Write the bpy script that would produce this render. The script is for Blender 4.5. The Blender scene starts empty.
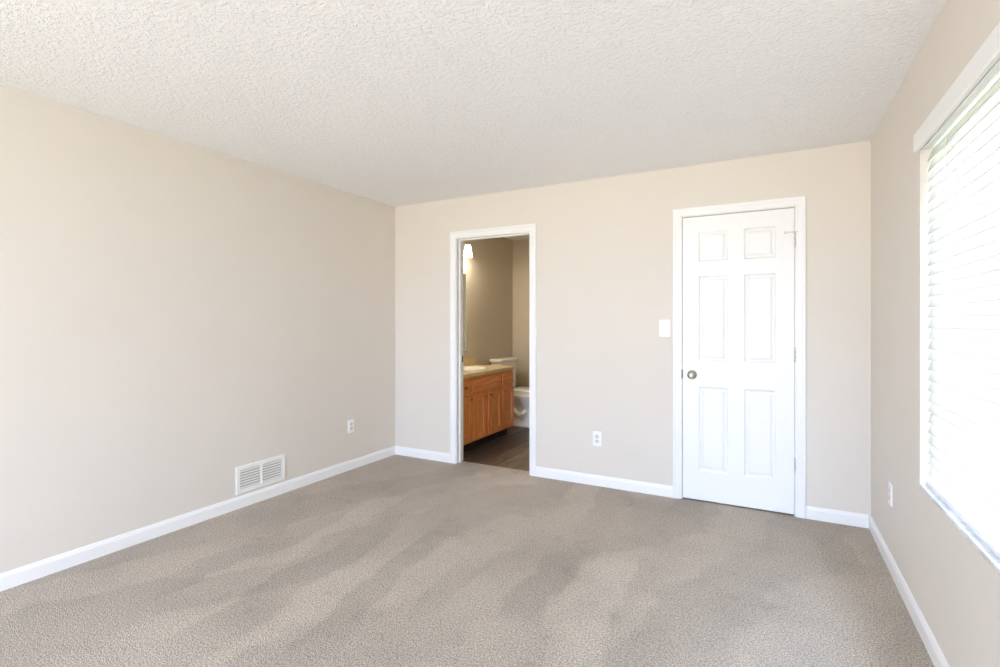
import bpy, bmesh, math, random
from mathutils import Vector, Matrix
PI = math.pi
random.seed(7)
S = bpy.context.scene
C = S.collection

# ------------------------------------------------------------------ camera
W, H, YR = 3.8265, 2.44, -6.6          # room width, height, rear wall
cam_d = bpy.data.cameras.new('camera')
cam = bpy.data.objects.new('camera', cam_d); C.objects.link(cam)
cam.location = (3.2747, -3.9057, 1.287)
cam.rotation_euler = (PI / 2, 0, 0.4932)
cam_d.sensor_width = 36.0
cam_d.lens = 36.0 * 505.1 / 1000.0
cam_d.shift_y = -0.0098
cam_d.clip_start = 0.02
S.camera = cam

# ------------------------------------------------------------------ world, lights, exposure
wd = bpy.data.worlds.new('world'); S.world = wd; wd.use_nodes = True
wt = wd.node_tree; bg = wt.nodes['Background']
# overcast bluish sky above the horizon, sunlit tan ground below it
w_co = wt.nodes.new('ShaderNodeTexCoord'); w_sep = wt.nodes.new('ShaderNodeSeparateXYZ'); w_rmp = wt.nodes.new('ShaderNodeValToRGB')
w_map = wt.nodes.new('ShaderNodeMapRange'); w_map.inputs[1].default_value = -1; w_map.inputs[2].default_value = 1
wt.links.new(w_co.outputs['Generated'], w_sep.inputs[0]); wt.links.new(w_sep.outputs['Z'], w_map.inputs[0])
wt.links.new(w_map.outputs[0], w_rmp.inputs['Fac']); wt.links.new(w_rmp.outputs['Color'], bg.inputs['Color'])
e = w_rmp.color_ramp.elements
e[0].position = 0.47; e[0].color = (1.00, 0.96, 0.87, 1)
e[1].position = 0.53; e[1].color = (0.82, 1.05, 1.50, 1)
bg.inputs['Strength'].default_value = 14.5

def portal(name, loc, rot, sx, sy):
    """guides the sampling of daylight through a wall opening"""
    d = bpy.data.lights.new(name, 'AREA'); d.shape = 'RECTANGLE'; d.size = sx; d.size_y = sy; d.cycles.is_portal = True
    o = bpy.data.objects.new(name, d); C.objects.link(o); o.location = loc; o.rotation_euler = rot
RW = (0.80, 2.95, 0.40, 2.20)     # unseen opening added in the rear wall, behind the photographer, for fill light
portal('rear_fill_portal', ((RW[0]+RW[1])/2, YR - 0.139, (RW[2]+RW[3])/2), (PI / 2, 0, 0), RW[1]-RW[0], RW[3]-RW[2])
portal('window_portal', (W + 0.139, -2.085, 1.32), (PI / 2, 0, PI / 2), 1.79, 1.45)

S.view_settings.view_transform = 'Standard'
S.view_settings.look = 'None'
S.view_settings.gamma = 1.0
S.view_settings.use_curve_mapping = False
S.view_settings.exposure = 0.07
S.cycles.max_bounces = 14
S.cycles.diffuse_bounces = 8
S.cycles.transparent_max_bounces = 12
S.cycles.use_denoising = True

# ------------------------------------------------------------------ materials
def srgb(r, g, b):
    f = lambda c: (c / 255 / 12.92) if c / 255 <= 0.04045 else ((c / 255 + 0.055) / 1.055) ** 2.4
    return (f(r), f(g), f(b), 1)

def mat(name, col, rough=0.5, metal=0.0, spec=0.5):
    m = bpy.data.materials.new(name); m.use_nodes = True
    p = m.node_tree.nodes['Principled BSDF']
    p.inputs['Base Color'].default_value = col
    p.inputs['Roughness'].default_value = rough
    p.inputs['Metallic'].default_value = metal
    p.inputs['Specular IOR Level'].default_value = spec
    return m

class NT:
    """small helper for node trees"""
    def __init__(self, m): self.t = m.node_tree; self.p = self.t.nodes.get('Principled BSDF')
    def n(self, typ, **kw):
        x = self.t.nodes.new(typ)
        for k, v in kw.items():
            if hasattr(x, k): setattr(x, k, v)
        return x
    def l(self, a, b): self.t.links.new(a, b)
    def coord(self, scale=(1, 1, 1), rot=(0, 0, 0)):
        c = self.n('ShaderNodeTexCoord'); mp = self.n('ShaderNodeMapping')
        mp.inputs['Scale'].default_value = scale; mp.inputs['Rotation'].default_value = rot
        self.l(c.outputs['Object'], mp.inputs['Vector']); return mp.outputs['Vector']
    def noise(self, vec, scale, detail=2, rough=0.5, dist=0.0):
        x = self.n('ShaderNodeTexNoise'); self.l(vec, x.inputs['Vector'])
        x.inputs['Scale'].default_value = scale; x.inputs['Detail'].default_value = detail
        x.inputs['Roughness'].default_value = rough; x.inputs['Distortion'].default_value = dist
        return x.outputs['Fac']
    def ramp(self, fac, stops, interp='LINEAR'):
        r = self.n('ShaderNodeValToRGB'); r.color_ramp.interpolation = interp
        e = r.color_ramp.elements
        while len(e) < len(stops): e.new(0.5)
        for i, (pos, col) in enumerate(stops): e[i].position = pos; e[i].color = col
        self.l(fac, r.inputs['Fac']); return r.outputs['Color']
    def mix(self, fac, a, b, mode='MIX'):
        x = self.n('ShaderNodeMix'); x.data_type = 'RGBA'; x.blend_type = mode
        for s, v in ((0, fac), (6, a), (7, b)):
            if hasattr(v, 'is_output'): self.l(v, x.inputs[s])
            else: x.inputs[s].default_value = v
        return x.outputs[2]
    def math(self, op, a, b=0.0, c=0.0):
        x = self.n('ShaderNodeMath'); x.operation = op
        for i, v in enumerate((a, b, c)):
            if hasattr(v, 'is_output'): self.l(v, x.inputs[i])
            else: x.inputs[i].default_value = v
        return x.outputs[0]
    def bump(self, h, strength, dist):
        b = self.n('ShaderNodeBump'); b.inputs['Strength'].default_value = strength
        b.inputs['Distance'].default_value = dist; self.l(h, b.inputs['Height'])
        self.l(b.outputs['Normal'], self.p.inputs['Normal'])

G = lambda v: (v, v, v, 1)
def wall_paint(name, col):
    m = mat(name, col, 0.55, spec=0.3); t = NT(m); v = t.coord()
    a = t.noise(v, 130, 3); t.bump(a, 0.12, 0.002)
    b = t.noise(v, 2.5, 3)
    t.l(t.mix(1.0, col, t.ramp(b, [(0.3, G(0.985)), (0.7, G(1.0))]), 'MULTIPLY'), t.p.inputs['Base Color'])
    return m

M = {}
M['wall'] = wall_paint('greige_wall_paint', srgb(225, 218, 208))
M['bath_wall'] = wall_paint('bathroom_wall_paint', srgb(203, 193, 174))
M['trim'] = mat('white_trim_paint', srgb(243, 243, 242), 0.32)
M['door'] = mat('white_door_paint', srgb(244, 244, 243), 0.35)
t = NT(M['door']); v = t.coord((60, 60, 3)); t.bump(t.noise(v, 6, 3), 0.05, 0.001)
M['plastic'] = mat('white_plastic', srgb(246, 246, 246), 0.35)
M['slot'] = mat('outlet_slot_grey', srgb(120, 118, 114), 0.6)
M['receptacle'] = mat('outlet_face_grey', srgb(222, 221, 217), 0.4)
M['nickel'] = mat('satin_nickel', srgb(186, 178, 168), 0.28, 1.0)
M['dark_metal'] = mat('dark_aged_metal', srgb(96, 88, 80), 0.4, 0.9)
M['hinge'] = mat('painted_hinge_metal', srgb(220, 216, 210), 0.35, 0.15)
M['vent'] = mat('white_vent_enamel', srgb(244, 243, 240), 0.35)
M['louver'] = mat('ivory_vent_louver', srgb(228, 226, 219), 0.4)
M['duct'] = mat('dark_duct_metal', srgb(112, 110, 104), 0.7)
M['mirror'] = mat('mirror_silver', srgb(215, 222, 215), 0.02, 1.0)
M['mirror_edge'] = mat('mirror_bevelled_edge', srgb(226, 224, 210), 0.15, 0.6)
M['porcelain'] = mat('white_porcelain', srgb(240, 236, 228), 0.12)
M['brass'] = mat('warm_fixture_metal', srgb(150, 132, 102), 0.3, 1.0)
M['black'] = mat('toe_kick_black', srgb(28, 25, 24), 0.7)
M['grass'] = mat('lawn_green', srgb(128, 138, 92), 0.9)
M['foundation'] = mat('exterior_siding', srgb(220, 216, 206), 0.8)

# textured ceiling
m = mat('textured_white_ceiling', srgb(251, 251, 251), 0.85, spec=0.2); t = NT(m); v = t.coord()
n1 = t.noise(v, 58, 4, 0.6, 0.2); n2 = t.noise(v, 150, 2, 0.5)
hgt = t.math('ADD', t.math('MULTIPLY', t.ramp(n1, [(0.42, G(0)), (0.74, G(1))]), 1.0), t.math('MULTIPLY', n2, 0.35))
t.bump(hgt, 0.75, 0.007)
M['ceiling'] = m

# cut pile carpet
m = mat('beige_grey_carpet', srgb(170, 160, 151), 0.95, spec=0.08); t = NT(m); v = t.coord()
fine = t.noise(v, 215, 3, 0.75)
tuft = t.noise(v, 98, 3, 0.65)
vo = t.n('ShaderNodeTexVoronoi'); t.l(v, vo.inputs['Vector']); vo.inputs['Scale'].default_value = 190
base = t.ramp(fine, [(0.30, srgb(108, 94, 80)), (0.5, srgb(189, 176, 161)), (0.68, srgb(242, 232, 220))])
c2 = t.mix(1.0, base, t.ramp(tuft, [(0.30, G(0.58)), (0.5, G(1.0)), (0.70, G(1.22))]), 'MULTIPLY')
# brushed pile, its shading painted into the colour: strips left by a vacuum cleaner where they survive, worn patches and a few footmarks
def strips(angle, width, seed):
    sp = t.n('ShaderNodeSeparateXYZ'); t.l(t.coord((1, 1, 1), (0, 0, angle)), sp.inputs[0])
    mp = t.n('ShaderNodeMapping'); t.l(v, mp.inputs['Vector']); mp.inputs['Location'].default_value = (seed, seed * 0.7, 0)
    ph = t.math('ADD', t.math('MULTIPLY', sp.outputs['X'], PI / width), t.math('MULTIPLY', t.noise(mp.outputs['Vector'], 0.8, 4, 0.6), 9.0))
    sn = t.math('ADD', t.math('MULTIPLY', t.math('SINE', ph), 0.5), 0.5)
    return sn, t.noise(mp.outputs['Vector'], 0.9, 2, 0.5)
s1, m1 = strips(0.35, 0.42, 3.1); s2, m2 = strips(-0.10, 0.22, 8.3)
c3 = t.mix(t.ramp(m1, [(0.40, G(0.25)), (0.58, G(1))]), c2, t.mix(1.0, c2, t.ramp(s1, [(0.40, G(0.91)), (0.52, G(1.0)), (0.62, G(1.07))]), 'MULTIPLY'))
c3 = t.mix(t.ramp(m2, [(0.46, G(0.0)), (0.60, G(1))]), c3, t.mix(1.0, c3, t.ramp(s2, [(0.38, G(0.90)), (0.55, G(1.06))]), 'MULTIPLY'))
pt = t.noise(v, 1.9, 6, 0.68, 0.1); ft = t.noise(v, 8.0, 4, 0.6, 0.2)
c3 = t.mix(1.0, c3, t.ramp(pt, [(0.36, G(0.90)), (0.5, G(1.0)), (0.64, G(1.05))]), 'MULTIPLY')
c4 = t.mix(1.0, c3, t.ramp(ft, [(0.30, G(0.86)), (0.40, G(1.0))]), 'MULTIPLY')
t.l(c4, t.p.inputs['Base Color'])
t.bump(t.math('ADD', t.math('MULTIPLY', fine, 0.6), t.math('SUBTRACT', t.math('MULTIPLY', tuft, 0.9), vo.outputs['Distance'])), 0.7, 0.008)
t.p.inputs['Sheen Weight'].default_value = 0.15
M['carpet'] = m

# vinyl plank floor, planks along y
m = mat('dark_wood_vinyl_plank', srgb(110, 96, 82), 0.42); t = NT(m)
v = t.coord((1, 1, 1), (0, 0, PI / 2))
br = t.n('ShaderNodeTexBrick'); t.l(v, br.inputs['Vector'])
br.inputs['Scale'].default_value = 1.0; br.inputs['Brick Width'].default_value = 1.2; br.inputs['Row Height'].default_value = 0.152
br.inputs['Mortar Size'].default_value = 0.0015; br.offset = 0.37
br.inputs['Color1'].default_value = srgb(128, 113, 95); br.inputs['Color2'].default_value = srgb(88, 77, 67)
br.inputs['Mortar'].default_value = srgb(48, 42, 38)
gv = t.coord((12, 1.1, 1)); g = t.noise(gv, 2.2, 5, 0.65, 0.8)
t.l(t.mix(0.85, br.outputs['Color'], t.ramp(g, [(0.34, G(0.38)), (0.5, G(0.80)), (0.66, G(1.30))]), 'MULTIPLY'), t.p.inputs['Base Color'])
M['vinyl'] = m

# honey oak
def oak(name, vertical):
    m = mat(name, srgb(186, 108, 52), 0.38); t = NT(m)
    v = t.coord((38, 38, 2.2) if vertical else (2.2, 38, 38))
    g = t.noise(v, 1.6, 5, 0.6, 0.5)
    t.l(t.ramp(g, [(0.28, srgb(198, 112, 50)), (0.5, srgb(228, 142, 74)), (0.72, srgb(242, 170, 102))]), t.p.inputs['Base Color'])
    return m
M['oak'] = oak('honey_oak_upright_grain', True)
M['oak_h'] = oak('honey_oak_level_grain', False)
m = mat('beige_laminate', srgb(214, 196, 146), 0.3); t = NT(m); v = t.coord()
t.l(t.ramp(t.noise(v, 90, 4, 0.7), [(0.35, srgb(196, 176, 124)), (0.65, srgb(224, 208, 162))]), t.p.inputs['Base Color'])
M['laminate'] = m
m = mat('white_marble_sill', srgb(236, 238, 240), 0.22); t = NT(m); v = t.coord()
t.l(t.ramp(t.noise(v, 9, 6, 0.65, 1.5), [(0.40, srgb(204, 207, 211)), (0.52, srgb(232, 234, 236))]), t.p.inputs['Base Color'])
M['marble'] = m

# translucent blind slats
m = bpy.data.materials.new('translucent_white_slat'); m.use_nodes = True; t = NT(m); nt = m.node_tree; nt.nodes.remove(t.p)
d = t.n('ShaderNodeBsdfDiffuse'); d.inputs['Color'].default_value = srgb(246, 246, 244)
tl = t.n('ShaderNodeBsdfTranslucent'); tl.inputs['Color'].default_value = (0.59, 0.55, 0.495, 1)
mx = t.n('ShaderNodeMixShader'); mx.inputs[0].default_value = 0.56
t.l(d.outputs[0], mx.inputs[1]); t.l(tl.outputs[0], mx.inputs[2])
t.l(mx.outputs[0], nt.nodes['Material Output'].inputs['Surface'])
M['slat'] = m
# window glass
m = bpy.data.materials.new('window_glass'); m.use_nodes = True; t = NT(m); nt = m.node_tree; nt.nodes.remove(t.p)
a = t.n('ShaderNodeBsdfTransparent'); a.inputs['Color'].default_value = (0.95, 0.97, 0.96, 1)
b = t.n('ShaderNodeBsdfGlossy'); b.inputs['Roughness'].default_value = 0.02
mx = t.n('ShaderNodeMixShader'); mx.inputs[0].default_value = 0.06
t.l(a.outputs[0], mx.inputs[1]); t.l(b.outputs[0], mx.inputs[2])
t.l(mx.outputs[0], nt.nodes['Material Output'].inputs['Surface'])
M['glass'] = m
# lit glass shade
m = mat('lit_white_glass_shade', srgb(255, 248, 232), 0.3); t = NT(m)
t.p.inputs['Emission Color'].default_value = (1.0, 0.92, 0.78, 1); t.p.inputs['Emission Strength'].default_value = 6.0
M['shade'] = m

# ------------------------------------------------------------------ mesh helpers
class MB:
    def __init__(self): self.bm = bmesh.new()
    def face(self, vs, smooth=False):
        try:
            f = self.bm.faces.new(vs); f.smooth = smooth; return f
        except ValueError: return None
    def box(self, x0, x1, y0, y1, z0, z1):
        v = [self.bm.verts.new(p) for p in ((x0,y0,z0),(x1,y0,z0),(x1,y1,z0),(x0,y1,z0),(x0,y0,z1),(x1,y0,z1),(x1,y1,z1),(x0,y1,z1))]
        for q in ((3,2,1,0),(4,5,6,7),(0,1,5,4),(1,2,6,5),(2,3,7,6),(3,0,4,7)): self.face([v[i] for i in q])
        return self
    def rings(self, rings, cap0=True, cap1=True, closed=True, smooth=True):
        R = [[self.bm.verts.new(p) for p in r] for r in rings]
        n = len(R[0]); m = n if closed else n - 1
        for a, b in zip(R, R[1:]):
            for i in range(m): self.face([a[i], a[(i+1) % n], b[(i+1) % n], b[i]], smooth)
        if cap0: self.face(list(reversed(R[0])))
        if cap1: self.face(R[-1])
        return self
    def tube(self, pts, r, seg=12, smooth=True):
        pts = [Vector(p) for p in pts]; out = []; prev = None
        rr = r if isinstance(r, (list, tuple)) else [r] * len(pts)
        for i, p in enumerate(pts):
            d = (pts[min(i+1, len(pts)-1)] - pts[max(i-1, 0)]).normalized()
            if prev is None:
                a = Vector((0,0,1)) if abs(d.z) < 0.9 else Vector((1,0,0))
                u = d.cross(a).normalized()
            else: u = (prev - d * prev.dot(d)).normalized()
            prev = u; w = d.cross(u)
            out.append([p + (u * math.cos(2*PI*k/seg) + w * math.sin(2*PI*k/seg)) * rr[i] for k in range(seg)])
        return self.rings(out, smooth=smooth)
    def lathe(self, prof, origin=(0,0,0), axis='z', seg=28, cap0=True, cap1=True):
        o = Vector(origin); out = []
        for r, h in prof:
            ring = []
            for k in range(seg):
                c, s = math.cos(2*PI*k/seg) * r, math.sin(2*PI*k/seg) * r
                ring.append(o + (Vector((c, s, h)) if axis == 'z' else Vector((c, -h, s)) if axis == '-y' else Vector((h, c, s))))
            out.append(ring)
        return self.rings(out, cap0, cap1)
    def slab(self, us, vs, holes, to3, thick):
        """a wall: grid of cells on (u,v), cells named in holes left out; to3(u,v,depth)"""
        nu, nv = len(us) - 1, len(vs) - 1
        P = {(i,j,k): self.bm.verts.new(to3(us[i], vs[j], k * thick)) for i in range(nu+1) for j in range(nv+1) for k in (0,1)}
        solid = lambda i, j: 0 <= i < nu and 0 <= j < nv and (i, j) not in holes
        for i in range(nu):
            for j in range(nv):
                if not solid(i, j): continue
                for k in (0, 1): self.face([P[i,j,k], P[i+1,j,k], P[i+1,j+1,k], P[i,j+1,k]])
                for di, dj, e in ((-1,0,((i,j),(i,j+1))), (1,0,((i+1,j),(i+1,j+1))), (0,-1,((i,j),(i+1,j))), (0,1,((i,j+1),(i+1,j+1)))):
                    if not solid(i+di, j+dj):
                        (a, b), (c, d) = e; self.face([P[a,b,0], P[c,d,0], P[c,d,1], P[a,b,1]])
        loose = [v for v in self.bm.verts if not v.link_faces]
        bmesh.ops.delete(self.bm, geom=loose, context='VERTS')
        return self
    def panelled(self, x0, x1, z0, z1, yf, yb, cols, rows, steps):
        """door leaf: front at y=yf with moulded panels at cols x rows; steps = [(inset, depth)...]"""
        xs = sorted({x0, x1, *[a for c in cols for a in c]}); zs = sorted({z0, z1, *[a for r in rows for a in r]})
        P = {(x, z): self.bm.verts.new((x, yf, z)) for x in xs for z in zs}
        isp = lambda a, b, c, d: (a, b) in cols and (c, d) in rows
        for a, b in zip(xs, xs[1:]):
            for c, d in zip(zs, zs[1:]):
                q = [P[a,c], P[b,c], P[b,d], P[a,d]]
                if not isp(a, b, c, d): self.face(q); continue
                for ins, dep in steps:
                    n = [self.bm.verts.new(p) for p in ((a+ins,yf+dep,c+ins),(b-ins,yf+dep,c+ins),(b-ins,yf+dep,d-ins),(a+ins,yf+dep,d-ins))]
                    for i in range(4): self.face([q[i], q[(i+1)%4], n[(i+1)%4], n[i]])
                    q = n
                self.face(q)
        B = [self.bm.verts.new(p) for p in ((x0,yb,z0),(x1,yb,z0),(x1,yb,z1),(x0,yb,z1))]
        self.face(list(reversed(B)))
        lo = [P[x, z0] for x in xs]; hi = [P[x, z1] for x in xs]; le = [P[x0, z] for z in zs]; ri = [P[x1, z] for z in zs]
        self.face(lo[::-1] + [B[0], B[1]]); self.face(hi + [B[2], B[3]]); self.face(le + [B[3], B[0]]); self.face(ri[::-1] + [B[1], B[2]])
        return self
    def build(self, name, material, parent=None, bevel=0.0, loc=None):
        bmesh.ops.recalc_face_normals(self.bm, faces=self.bm.faces[:])
        me = bpy.data.meshes.new(name); self.bm.to_mesh(me); self.bm.free()
        me.materials.append(material)
        o = bpy.data.objects.new(name, me); C.objects.link(o)
        if parent: o.parent = parent
        if loc: o.location = loc
        if bevel:
            b = o.modifiers.new('bevel', 'BEVEL'); b.width = bevel; b.segments = 2; b.limit_method = 'ANGLE'; b.angle_limit = 0.7
        return o

def tag(o, label, cat, group=None, kind=None):
    o['label'] = label; o['category'] = cat
    if group: o['group'] = group
    if kind: o['kind'] = kind
    return o
def struct(o, label, cat): return tag(o, label, cat, kind='structure')
def thing(name, label, cat, loc, rz=0.0, group=None, kind=None):
    o = bpy.data.objects.new(name, None); C.objects.link(o)
    o.location = loc; o.rotation_euler = (0, 0, rz); o.empty_display_size = 0.05
    return tag(o, label, cat, group, kind)
def copy_tree(o, parent=None):
    c = o.copy(); C.objects.link(c); c.parent = parent
    for ch in list(o.children): copy_tree(ch, c)
    return c

# ------------------------------------------------------------------ room shell
TB = 0.115                       # wall between bedroom and bathroom
BX0, BX1, BY1 = 0.12, 2.35, 2.33  # bathroom
OB = (0.722, 1.460, 2.068)       # bathroom opening: left, right, head
OC = (2.697, 3.413, 2.068)       # closet opening
WY0, WY1, WZ0, WZ1 = -2.98, -1.19, 0.596, 2.045   # window in the right wall
CX0, CY1 = 2.47, 0.80            # closet

struct(MB().box(0, W, YR, 0.095, -0.06, 0).build('floor', M['carpet']), 'beige grey cut pile carpet covering the bedroom floor', 'floor')
struct(MB().box(BX0, W, 0.095, BY1, -0.06, -0.004).build('floor_bathroom', M['vinyl']), 'dark brown wood plank vinyl floor beyond the open doorway', 'floor')
struct(MB().box(-0.14, W + 0.14, YR - 0.14, BY1 + 0.12, H, H + 0.12).build('ceiling', M['ceiling']), 'white ceiling with a coarse sprayed texture', 'ceiling')
struct(MB().box(-0.14, 0, YR - 0.14, TB, -0.06, H).build('wall_left', M['wall']), 'plain greige wall on the left, with the floor vent low on it', 'wall')
jt = 0.018                       # jamb thickness
struct(MB().slab([0, OB[0]-jt, OB[1]+jt, OC[0]-jt, OC[1]+jt, W], [-0.06, 0.0, OB[2]+jt, H],
                 {(1,0),(1,1),(3,0),(3,1)}, lambda u, v, d: (u, d, v), TB).build('wall_back', M['wall']),
       'greige wall facing the camera, holding the open doorway and the closed door', 'wall')
struct(MB().slab([YR - 0.14, WY0, WY1, BY1 + 0.12], [-0.06, WZ0, WZ1, H], {(1,1)}, lambda u, v, d: (W + d, u, v), 0.14).build('wall_right', M['wall']),
       'greige wall on the right around the bright blind', 'wall')
struct(MB().slab([0, RW[0], RW[1], W], [-0.06, RW[2], RW[3], H], {(1,1)}, lambda u, v, d: (u, YR - d, v), 0.14).build('wall_rear', M['wall']),
       'greige wall behind the photographer with a wide opening added for fill light', 'wall')
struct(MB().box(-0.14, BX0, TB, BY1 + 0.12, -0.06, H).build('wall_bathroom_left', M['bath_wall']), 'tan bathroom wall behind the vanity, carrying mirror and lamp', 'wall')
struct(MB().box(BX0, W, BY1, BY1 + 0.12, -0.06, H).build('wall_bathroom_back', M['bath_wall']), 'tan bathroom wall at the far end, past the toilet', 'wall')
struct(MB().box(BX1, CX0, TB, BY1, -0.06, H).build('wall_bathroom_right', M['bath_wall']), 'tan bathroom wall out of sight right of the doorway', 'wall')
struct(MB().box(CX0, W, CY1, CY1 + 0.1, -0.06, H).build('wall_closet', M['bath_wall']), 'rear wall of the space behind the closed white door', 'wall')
struct(MB().box(W + 0.14, W + 14, -14, 10, -0.75, -0.6).build('ground', M['grass']), 'green lawn outside the window', 'ground')

# baseboards
BBP = [(0, 0), (0.013, 0), (0.013, 0.060), (0.0115, 0.067), (0.0085, 0.073), (0.0075, 0.079), (0.005, 0.083), (0, 0.083)]
def baseboard(name, a, b, nrm, label):
    a, b, nrm = Vector((*a, 0)), Vector((*b, 0)), Vector((*nrm, 0))
    rg = [[p + nrm * u + Vector((0, 0, z)) for u, z in BBP] for p in (a, b)]
    struct(MB().rings(rg, smooth=False).build(name, M['trim']), label, 'baseboard')
baseboard('baseboard_left', (0, YR), (0, 0), (1, 0), 'white baseboard along the left wall under the vent')
baseboard('baseboard_right', (W, YR), (W, 0), (-1, 0), 'white baseboard along the wall under the window blind')
CW = 0.060
baseboard('baseboard_back', (0.013, 0), (OB[0]-0.005-CW, 0), (0, -1), 'short white baseboard between the left corner and the open doorway')
baseboard('baseboard_back.001', (OB[1]+0.005+CW, 0), (OC[0]-0.005-CW, 0), (0, -1), 'white baseboard between the open doorway and the closed door')
baseboard('baseboard_back.002', (OC[1]+0.003+CW, 0), (W-0.013, 0), (0, -1), 'short white baseboard between the closed door and the right corner')
baseboard('baseboard_bathroom', (BX0, BY1), (BX1, BY1), (0, -1), 'white baseboard in the bathroom behind the toilet')

# casings: a moulded profile mitred round each opening, jambs as their parts
CP = [(0.0, 0.0), (0.0, 0.007), (0.003, 0.0095), (0.012, 0.0095), (0.015, 0.0115), (0.026, 0.0125), (0.036, 0.0125), (0.040, 0.0155), (0.046, 0.017), (0.054, 0.017), (0.058, 0.0155), (CW, 0.012), (CW, 0.0)]
def casing(name, xl, xr, zt, label, stop_y):
    rg = [[(xl-u, -v, 0) for u, v in CP], [(xl-u, -v, zt+u) for u, v in CP], [(xr+u, -v, zt+u) for u, v in CP], [(xr+u, -v, 0) for u, v in CP]]
    o = struct(MB().rings(rg, smooth=False).build(name, M['trim']), label, 'door frame')
    l, r, h = xl + 0.005, xr - 0.005, zt - 0.005
    j = MB().slab([l-jt, l, r, r+jt], [0, h, h+jt], {(1,0)}, lambda u, v, d: (u, d, v), TB + 0.001).build('jamb', M['trim'], o)
    s = MB().slab([l, l+0.011, r-0.011, r], [0, h-0.011, h], {(1,0)}, lambda u, v, d: (u, stop_y + d, v), 0.034).build('stop_moulding', M['trim'], j, bevel=0.002)
    return o
frame_b = casing('trim_1', OB[0]-0.005, OB[1]+0.005, OB[2]+0.005, 'white moulded frame round the open bathroom doorway', 0.045)
frame_c = casing('trim_2', OC[0]-0.005, OC[1]+0.003, OC[2]+0.005, 'white moulded frame round the closed six panel door', 0.042)
MB().box(OB[0]-0.001, OB[0]+0.002, 0.084, 0.110, 0.925, 0.985).build('strike_plate', M['dark_metal'], frame_b)
MB().box(OC[0]-0.0048, OC[0]+0.0030, -0.0060, 0.030, 0.885, 0.950).build('strike_plate', M['dark_metal'], frame_c)

# ------------------------------------------------------------------ six panel door
door = thing('door_1', 'closed white six panel door with a nickel knob on its left', 'door', (2.701, 0, 0.012), kind='structure')
DW, DH = 0.708, 2.050
cols = [(0.106, 0.305), (0.402, 0.602)]
rows = [(0.208, 0.822), (1.002, 1.622), (1.722, 1.942)]
leaf = MB().panelled(0, DW, 0, DH, 0.0, 0.035, cols, rows,
      [(0.003, 0.0008), (0.009, 0.0075), (0.014, 0.0120), (0.021, 0.0120), (0.036, 0.0035), (0.040, 0.0025)]).build('door_leaf', M['door'], door)
kn = MB().lathe([(0.0, 0.0), (0.031, 0.0), (0.0325, 0.003), (0.030, 0.007), (0.018, 0.010), (0.0125, 0.014)], (0.064, 0, 0.904), '-y').build('rosette', M['nickel'], door)
MB().lathe([(0.0125, 0.010), (0.0115, 0.026), (0.016, 0.032), (0.0245, 0.038), (0.0275, 0.046), (0.0265, 0.055), (0.020, 0.062), (0.010, 0.0645), (0.0, 0.065)], (0.064, 0, 0.904), '-y').build('knob', M['nickel'], door)
for k, hz in enumerate((0.330, 1.068, 1.832)):
    h = MB()
    for i in range(3): h.tube([(0.7115, -0.0065, hz-0.045+0.030*i+0.0006), (0.7115, -0.0065, hz-0.045+0.030*(i+1)-0.0006)], 0.0058, 14)
    h.tube([(0.7115, -0.0065, hz-0.049), (0.7115, -0.0065, hz+0.049)], 0.0040, 10)
    h.lathe([(0.0, 0), (0.0055, 0.001), (0.0055, 0.004), (0.0, 0.006)], (0.7115, -0.0065, hz+0.045))
    h.build('hinge', M['hinge'], door)
st = MB()
st.tube([(0.7115, -0.0065, 1.884), (0.7115, -0.0065, 1.890)], 0.0095, 16)
st.tube([(0.7115, -0.0065, 1.887), (0.690, -0.020, 1.887), (0.655, -0.024, 1.887)], 0.0032, 10)
st.tube([(0.655, -0.030, 1.887), (0.655, -0.001, 1.887)], [0.0075, 0.0065], 14)
st.tube([(0.7115, -0.0065, 1.887), (0.726, -0.021, 1.887)], 0.0032, 10)
st.build('hinge_pin_stop', M['hinge'], door)

# ------------------------------------------------------------------ electrics
def rounded(w, h, r, n=5):
    pts = []
    for cx, cz, a0 in ((w/2-r, h/2-r, 0), (-w/2+r, h/2-r, PI/2), (-w/2+r, -h/2+r, PI), (w/2-r, -h/2+r, 1.5*PI)):
        for k in range(n+1): a = a0 + PI/2*k/n; pts.append((cx + r*math.cos(a), cz + r*math.sin(a)))
    return pts
def plate(mb, w, h, d, r=0.006):
    rg = [[(x, -dd, z) for x, z in rounded(w-2*i, h-2*i, r)] for dd, i in ((0, 0), (d*0.5, 0), (d*0.9, 0.0018), (d, 0.004))]
    return mb.rings(rg, smooth=False)
def make_outlet(loc, rz, label):
    o = thing('wall_outlet', label, 'outlet', loc, rz, 'white duplex wall outlets')
    plate(MB(), 0.072, 0.116, 0.006).build('cover_plate', M['plastic'], o)
    for s in (1, -1):
        cz = s * 0.0195
        rp = MB().rings([[(x, -dd, z+cz) for x, z in rounded(0.034-2*i, 0.029-2*i, 0.011)] for dd, i in ((0.004, 0), (0.0072, 0), (0.008, 0.001))], smooth=False).build('receptacle', M['receptacle'], o)
        sl = MB()
        sl.box(-0.0085, -0.0060, -0.0083, -0.0078, cz-0.001, cz+0.008); sl.box(0.0060, 0.0085, -0.0083, -0.0078, cz-0.001, cz+0.008)
        sl.lathe([(0.0, 0.0078), (0.0026, 0.0078), (0.0026, 0.0083), (0.0, 0.0083)], (0, 0, cz-0.0075), '-y', 12)
        sl.build('slots', M['slot'], rp)
    MB().lathe([(0.0, 0.005), (0.0035, 0.0055), (0.003, 0.0072), (0.0, 0.0075)], (0, 0, 0), '-y', 12).build('screw', M['nickel'], o)
    return o
ob = make_outlet((2.053, 0, 0.372), 0, 'white outlet on the back wall between doorway and closed door')
ol = copy_tree(ob); ol.location = (0, -0.598, 0.382); ol.rotation_euler.z = PI/2
ol['label'] = 'white outlet on the left wall between the vent and the corner'
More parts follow.
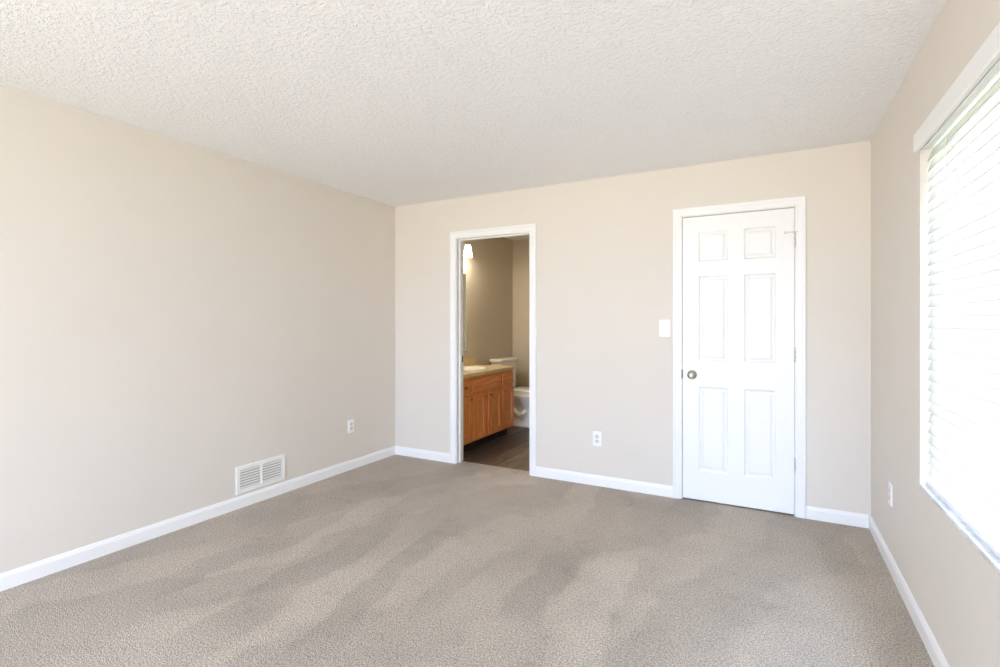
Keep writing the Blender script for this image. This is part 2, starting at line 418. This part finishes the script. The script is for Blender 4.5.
orr = copy_tree(ob); orr.location = (W, -0.603, 0.393); orr.rotation_euler.z = -PI/2
orr['label'] = 'white outlet on the right wall between the corner and the blind'
sw = thing('light_switch', 'white toggle light switch beside the closed door frame', 'light switch', (2.573, 0, 1.253))
plate(MB(), 0.082, 0.128, 0.006).build('cover_plate', M['plastic'], sw)
tg = MB(); tg.rings([[(-0.005, -0.006, -0.012), (0.005, -0.006, -0.012), (0.005, -0.006, 0.012), (-0.005, -0.006, 0.012)],
          [(-0.004, -0.017, -0.0125), (0.004, -0.017, -0.0125), (0.004, -0.0185, -0.0045), (-0.004, -0.0185, -0.0045)]], smooth=False)
tg.build('toggle', M['plastic'], sw, bevel=0.001)
for s in (1, -1):
    MB().lathe([(0.0, 0.005), (0.0035, 0.0055), (0.003, 0.0070), (0.0, 0.0073)], (0, 0, s*0.030), '-y', 12).build('screw', M['receptacle'], sw)

# ------------------------------------------------------------------ wall vent on the left wall
VW, VH = 0.398, 0.192
vent = thing('wall_vent', 'white two section louvered vent low on the left wall', 'vent', (0, -1.489, 0.195), PI/2)
bw = 0.030
vx = [-VW/2, -VW/2+bw, -0.009, 0.009, VW/2-bw, VW/2]; vz = [-VH/2, -VH/2+bw, VH/2-bw, VH/2]
fr = MB().slab(vx, vz, {(1,1),(3,1)}, lambda u, v, d: (u, -0.0005-d, v), 0.009).build('frame', M['vent'], vent, bevel=0.003)
for x0, x1 in ((vx[1], vx[2]), (vx[3], vx[4])):
    lv = MB(); n = 7; pz = (vz[2]-vz[1]) / n
    for i in range(n):
        zc = vz[1] + pz*(i+0.5)
        a, b = zc + pz*0.26, zc - pz*0.36        # blade slopes down into the room
        lv.rings([[(x, -0.001, a), (x, -0.0078, b), (x, -0.0088, b+0.0012), (x, -0.002, a+0.0012)] for x in (x0-0.001, x1+0.001)], smooth=False)
    lv.build('louver', M['louver'], vent)
MB().box(vx[1]-0.004, vx[4]+0.004, -0.0006, -0.0001, vz[1]-0.004, vz[2]+0.004).build('duct_backing', M['duct'], vent)
for sx in (-1, 1):
    MB().lathe([(0.0, 0.009), (0.004, 0.0095), (0.0034, 0.0112), (0.0, 0.0116)], (sx*(VW/2-0.014), 0, 0), '-y', 12).build('screw', M['vent'], vent)

# ------------------------------------------------------------------ window and blind on the right wall
win = thing('window_1', 'bright window in the right wall behind the white blind', 'window', (W, (WY0+WY1)/2, WZ0), kind='structure')
hw = (WY1 - WY0) / 2; wh = WZ1 - WZ0
fm = MB().slab([-hw, -hw+0.05, -0.025, 0.025, hw-0.05, hw], [0, 0.05, wh-0.05, wh], {(1,1),(3,1)}, lambda u, v, d: (0.088 + d, u, v), 0.045)
fm.build('window_frame', M['trim'], win, bevel=0.003)
for a, b in ((-hw+0.05, -0.025), (0.025, hw-0.05)):
    MB().box(0.108, 0.112, a, b, 0.05, wh-0.05).build('pane', M['glass'], win)
MB().box(-0.001, 0.088, -hw, hw, 0.0, 0.018).build('window_sill', M['marble'], win, bevel=0.003)

bl = thing('window_blind', 'closed white horizontal slat blind filling the window on the right wall', 'blind', (W + 0.032, (WY0+WY1)/2, WZ0))
bh = hw - 0.006
# valance board overlapping the wall at both ends, its top and bottom edges rounded
vprof = [(x + 0.014, z) for x, z in ((-0.047, 1.420), (-0.060, 1.420), (-0.063, 1.424), (-0.064, 1.430), (-0.064, 1.490), (-0.062, 1.496), (-0.057, 1.500), (-0.047, 1.500))]
MB().rings([[(x, y, z) for x, z in vprof] for y in (-hw-0.04, hw+0.022)], smooth=False).build('valance', M['trim'], bl)
MB().slab([-bh, bh], [1.424, 1.449], set(), lambda u, v, d: (-0.026 + d, u, v), 0.064).build('headrail', M['plastic'], bl, bevel=0.002)
pitch, sw_, tilt = 0.0435, 0.0530, math.radians(72)
sl = MB(); z = 1.393; n = 0
while z > 0.065:
    prof = []
    for k in range(7):
        u = -1 + 2*k/6; d = u * sw_/2; bow = 0.0022*(1-u*u)
        prof.append((d*math.cos(tilt) - bow*math.sin(tilt), d*math.sin(tilt) + bow*math.cos(tilt)))
    thick = 0.0034
    low = [(x + thick*math.sin(tilt), zz - thick*math.cos(tilt)) for x, zz in reversed(prof)]
    sl.rings([[(x, y, z+zz) for x, zz in prof+low] for y in (-bh, bh)], smooth=False)
    z -= pitch; n += 1
slats = sl.build('slats', M['slat'], bl)
slats.data.materials.append(M['trim'])            # the slats' long edges are opaque paint
for i in range(n):
    for j in (6, 13): slats.data.polygons[i*16 + j].material_index = 1
MB().box(-0.014, 0.014, -bh, bh, 0.0235, 0.0435).build('bottom_rail', M['plastic'], bl, bevel=0.004)
for y in (hw-0.28, hw-0.895, -hw+0.28):
    cm = MB()
    for x in (-0.0145, 0.0145): cm.tube([(x, y, 1.41), (x, y, 0.045)], 0.0009, 6)
    cm.build('ladder_cord', M['plastic'], bl)

# ------------------------------------------------------------------ bathroom: vanity
VY0, VY1, VF = 0.122, 1.325, 0.632           # along the wall, front plane
van = thing('vanity_cabinet', 'honey oak bathroom vanity cabinet with panelled doors and small knobs', 'cabinet', (BX0, VY0, 0), PI/2)
# local frame: x along the wall (world +y), -y out from the wall (world +x)
L, D = VY1 - VY0, VF - BX0
cb = MB().slab([0, 0.018, L-0.018, L], [-D, -D+0.02, -0.014, -0.002], {(1,1)}, lambda u, v, d: (u, v, 0.10 + d), 0.662)
cb.box(0.018, L-0.018, -D+0.02, -0.014, 0.10, 0.118)
cb.build('cabinet_body', M['oak'], van, bevel=0.002)
MB().box(0.0, L, -D+0.075, -0.002, 0.0, 0.101).build('toe_kick', M['black'], van)
def knob_at(parent, x, z, y):
    MB().lathe([(0.0, 0.0), (0.006, 0.0), (0.005, 0.010), (0.0125, 0.016), (0.0140, 0.021), (0.011, 0.026), (0.0, 0.028)], (x, y, z), '-y', 16).build('knob', M['brass'], parent)
def cab_door(y0, y1, kx):
    a, b = y0 - VY0, y1 - VY0
    dr = MB().panelled(a, b, 0.120, 0.570, -D-0.019, -D-0.0005, [(a+0.052, b-0.052)], [(0.172, 0.518)],
                       [(0.002, 0.006), (0.010, 0.008), (0.012, 0.008), (0.030, 0.004)]).build('door', M['oak'], van)
    knob_at(dr, kx - VY0, 0.535, -D-0.019)
def drawer(y0, y1, knob):
    a, b = y0 - VY0, y1 - VY0
    dr = MB().box(a, b, -D-0.019, -D-0.0005, 0.602, 0.728).build('drawer_front', M['oak_h'], van, bevel=0.005)
    if knob: knob_at(dr, (a+b)/2, 0.665, -D-0.019)
for y0, y1, kx in ((0.137, 0.387, 0.357), (0.407, 0.677, 0.650), (0.731, 1.009, 0.760), (1.044, 1.307, 1.075)): cab_door(y0, y1, kx)
drawer(0.137, 0.387, True); drawer(1.044, 1.307, False)
MB().box(0.407-VY0, 1.009-VY0, -D-0.019, -D-0.0005, 0.602, 0.728).build('false_front', M['oak_h'], van, bevel=0.005)

# countertop with an oval cut-out for the sink; basin set into it
SC, SA, SB_ = (0.385, 0.735), 0.205, 0.255     # sink centre (world x,y), half sizes
ct = thing('countertop', 'beige laminate countertop with a low backsplash on the oak vanity', 'countertop', (BX0, VY0, 0.7625), PI/2)
N = 64
def counter():
    mb = MB(); bm = mb.bm; cx, cy = SC[1]-VY0, -(SC[0]-BX0)
    x0, x1, y0, y1 = 0.0, VY1+0.006-VY0, -(0.662-BX0), -0.001
    ins, out = [], []
    for k in range(N):
        a = 2*PI*k/N; c, s = math.cos(a), math.sin(a)
        ins.append((cx + c*SB_*0.95, cy + s*SA*0.95))
        ts = [(x1-cx)/c if c > 1e-9 else 1e9, (x0-cx)/c if c < -1e-9 else 1e9, (y1-cy)/s if s > 1e-9 else 1e9, (y0-cy)/s if s < -1e-9 else 1e9]
        tt = min(ts); out.append([cx + c*tt, cy + s*tt])
    for X in (x0, x1):
        for Y in (y0, y1):
            k = min(range(N), key=lambda i: (out[i][0]-X)**2 + (out[i][1]-Y)**2); out[k] = [X, Y]
    tp, bt = 0.033, 0.0
    R = [[bm.verts.new((x, y, z)) for x, y in pts] for pts, z in ((ins, bt), (ins, tp), (out, tp), (out, bt), )]
    for a, b in ((0,1),(1,2),(2,3),(3,0)):
        for k in range(N): mb.face([R[a][k], R[a][(k+1)%N], R[b][(k+1)%N], R[b][k]])
    return mb
counter().build('counter_slab', M['laminate'], ct, bevel=0.003)
MB().box(0.0, VY1+0.006-VY0, -0.021, -0.001, 0.033, 0.118).build('backsplash', M['laminate'], ct, bevel=0.003)
sink = thing('sink', 'white oval basin set into the beige bathroom countertop', 'sink', (SC[0], SC[1], 0.7962))
prof = [(1.0, 0.000), (1.01, 0.005), (0.99, 0.010), (0.95, 0.011), (0.91, 0.008), (0.88, -0.006), (0.82, -0.055), (0.66, -0.105), (0.40, -0.132), (0.12, -0.140)]
inn = [[(math.cos(2*PI*k/40)*SA*r, math.sin(2*PI*k/40)*SB_*r, z) for k in range(40)] for r, z in prof]
basin = MB().rings(inn, cap0=False).build('basin', M['porcelain'], sink)
MB().lathe([(0.0, -0.1405), (0.026, -0.139), (0.022, -0.136), (0.0, -0.137)], (0, 0, 0), 'z', 20).build('drain', M['nickel'], sink)

# mirror and vanity light
mi = thing('wall_mirror', 'frameless mirror over the beige vanity countertop', 'mirror', (BX0, 0.725, 1.415), PI/2)
MB().box(-0.40, 0.40, -0.006, -0.001, -0.455, 0.455).build('mirror_glass', M['mirror'], mi)
MB().slab([-0.406, -0.394, 0.394, 0.406], [-0.461, -0.449, 0.449, 0.461], {(1,1)}, lambda u, v, d: (u, -0.001-d, v), 0.008).build('mirror_edge', M['mirror_edge'], mi, bevel=0.002)

vl = thing('vanity_light', 'lit wall lamp with a white bell glass shade above the mirror', 'wall lamp', (BX0, 0.725, 2.195), PI/2)
MB().box(-0.30, 0.30, -0.022, 0.0, -0.035, 0.035).build('backplate', M['brass'], vl, bevel=0.006)
SHP = [(0.020, 0.0), (0.026, -0.004), (0.036, -0.030), (0.043, -0.070), (0.050, -0.120), (0.053, -0.140), (0.050, -0.140), (0.040, -0.070), (0.033, -0.030), (0.018, -0.006)]
for x in (-0.245, 0.0, 0.245):
    MB().tube([(x, -0.02, 0.0), (x, -0.075, 0.008), (x, -0.110, 0.012), (x, -0.120, 0.0), (x, -0.120, -0.012)], 0.007, 10).build('arm', M['brass'], vl)
    cp = MB().lathe([(0.0, 0.012), (0.014, 0.010), (0.024, 0.0), (0.025, -0.014), (0.0, -0.015)], (x, -0.120, 0.0), 'z', 20).build('shade_holder', M['brass'], vl)
    MB().lathe(SHP, (x, -0.120, -0.010), 'z', 28, False, False).build('lamp_shade', M['shade'], vl)
    ld = bpy.data.lights.new('vanity_bulb', 'POINT'); ld.energy = 10.0; ld.color = (1.0, 0.88, 0.70); ld.shadow_soft_size = 0.02
    lo = bpy.data.objects.new('vanity_bulb', ld); C.objects.link(lo); lo.parent = vl; lo.location = (x, -0.120, -0.150)

# ------------------------------------------------------------------ toilet
TY = 1.865
toi = thing('toilet', 'white toilet between the oak vanity and the far bathroom wall', 'toilet', (BX0, TY, 0), 0)
def superell(cx, hx, hy, z, n=36, p=2.6, back=None):
    out = []
    for k in range(n):
        a = 2*PI*k/n; c, s = math.cos(a), math.sin(a)
        x = cx + hx*math.copysign(abs(c)**(2/p), c); y = hy*math.copysign(abs(s)**(2/p), s)
        if back is not None: x = max(x, back)
        out.append((x, y, z))
    return out
tk = [superell(0.106, 0.085, 0.205, 0.425, p=6), superell(0.107, 0.090, 0.215, 0.44, p=6), superell(0.108, 0.093, 0.222, 0.795, p=6), superell(0.108, 0.092, 0.220, 0.800, p=6)]
tank = MB().rings(tk).build('tank', M['porcelain'], toi)
MB().rings([superell(0.108, 0.098, 0.232, 0.798, p=6), superell(0.108, 0.104, 0.238, 0.803, p=6), superell(0.108, 0.104, 0.238, 0.830, p=6), superell(0.108, 0.100, 0.234, 0.838, p=6), superell(0.116, 0.09, 0.21, 0.842, p=6)]).build('tank_lid', M['porcelain'], toi)
fl = MB(); fl.lathe([(0.0, 0.0), (0.013, 0.0), (0.013, 0.008), (0.0, 0.010)], (0.2005, -0.155, 0.735), 'x', 14)
fl.tube([(0.2075, -0.155, 0.735), (0.213, -0.120, 0.730), (0.213, -0.085, 0.725)], [0.006, 0.005, 0.006], 10)
fl.build('flush_lever', M['nickel'], tank)
bowl = MB()
bowl.rings([superell(0.400, 0.235, 0.110, 0.0, p=3), superell(0.400, 0.232, 0.106, 0.025, p=3), superell(0.400, 0.205, 0.088, 0.06, p=2.8), superell(0.405, 0.195, 0.085, 0.13, p=2.6),
            superell(0.420, 0.205, 0.092, 0.20, p=2.5), superell(0.440, 0.235, 0.120, 0.27, p=2.4), superell(0.455, 0.262, 0.160, 0.34, p=2.4), superell(0.460, 0.272, 0.180, 0.385, p=2.4), superell(0.460, 0.273, 0.183, 0.415, p=2.4), superell(0.460, 0.262, 0.172, 0.420, p=2.4)])
bowl.rings([superell(0.130, 0.095, 0.105, 0.30, p=5), superell(0.14, 0.12, 0.130, 0.36, p=5), superell(0.14, 0.125, 0.135, 0.424, p=5)])
for s in (1, -1):    # trapway outline bulging on both sides of the pedestal
    bowl.tube([(0.47, s*0.082, 0.205), (0.40, s*0.078, 0.135), (0.33, s*0.076, 0.16), (0.28, s*0.078, 0.235), (0.22, s*0.080, 0.27), (0.17, s*0.070, 0.22), (0.165, s*0.060, 0.10)], [0.030, 0.034, 0.036, 0.038, 0.038, 0.034, 0.030], 14)
bowl.build('bowl', M['porcelain'], toi)
MB().rings([superell(0.470, 0.258, 0.178, 0.421, p=2.4, back=0.300), superell(0.470, 0.264, 0.184, 0.426, p=2.4, back=0.297), superell(0.470, 0.264, 0.184, 0.438, p=2.4, back=0.297), superell(0.470, 0.258, 0.178, 0.442, p=2.4, back=0.300)]).build('seat', M['porcelain'], toi)
MB().rings([superell(0.468, 0.254, 0.174, 0.444, p=2.4, back=0.300), superell(0.468, 0.262, 0.182, 0.449, p=2.4, back=0.297), superell(0.468, 0.260, 0.180, 0.461, p=2.4, back=0.298), superell(0.468, 0.235, 0.158, 0.470, p=2.4, back=0.262), superell(0.468, 0.15, 0.10, 0.474, p=2.4, back=0.32)]).build('seat_lid', M['porcelain'], toi)
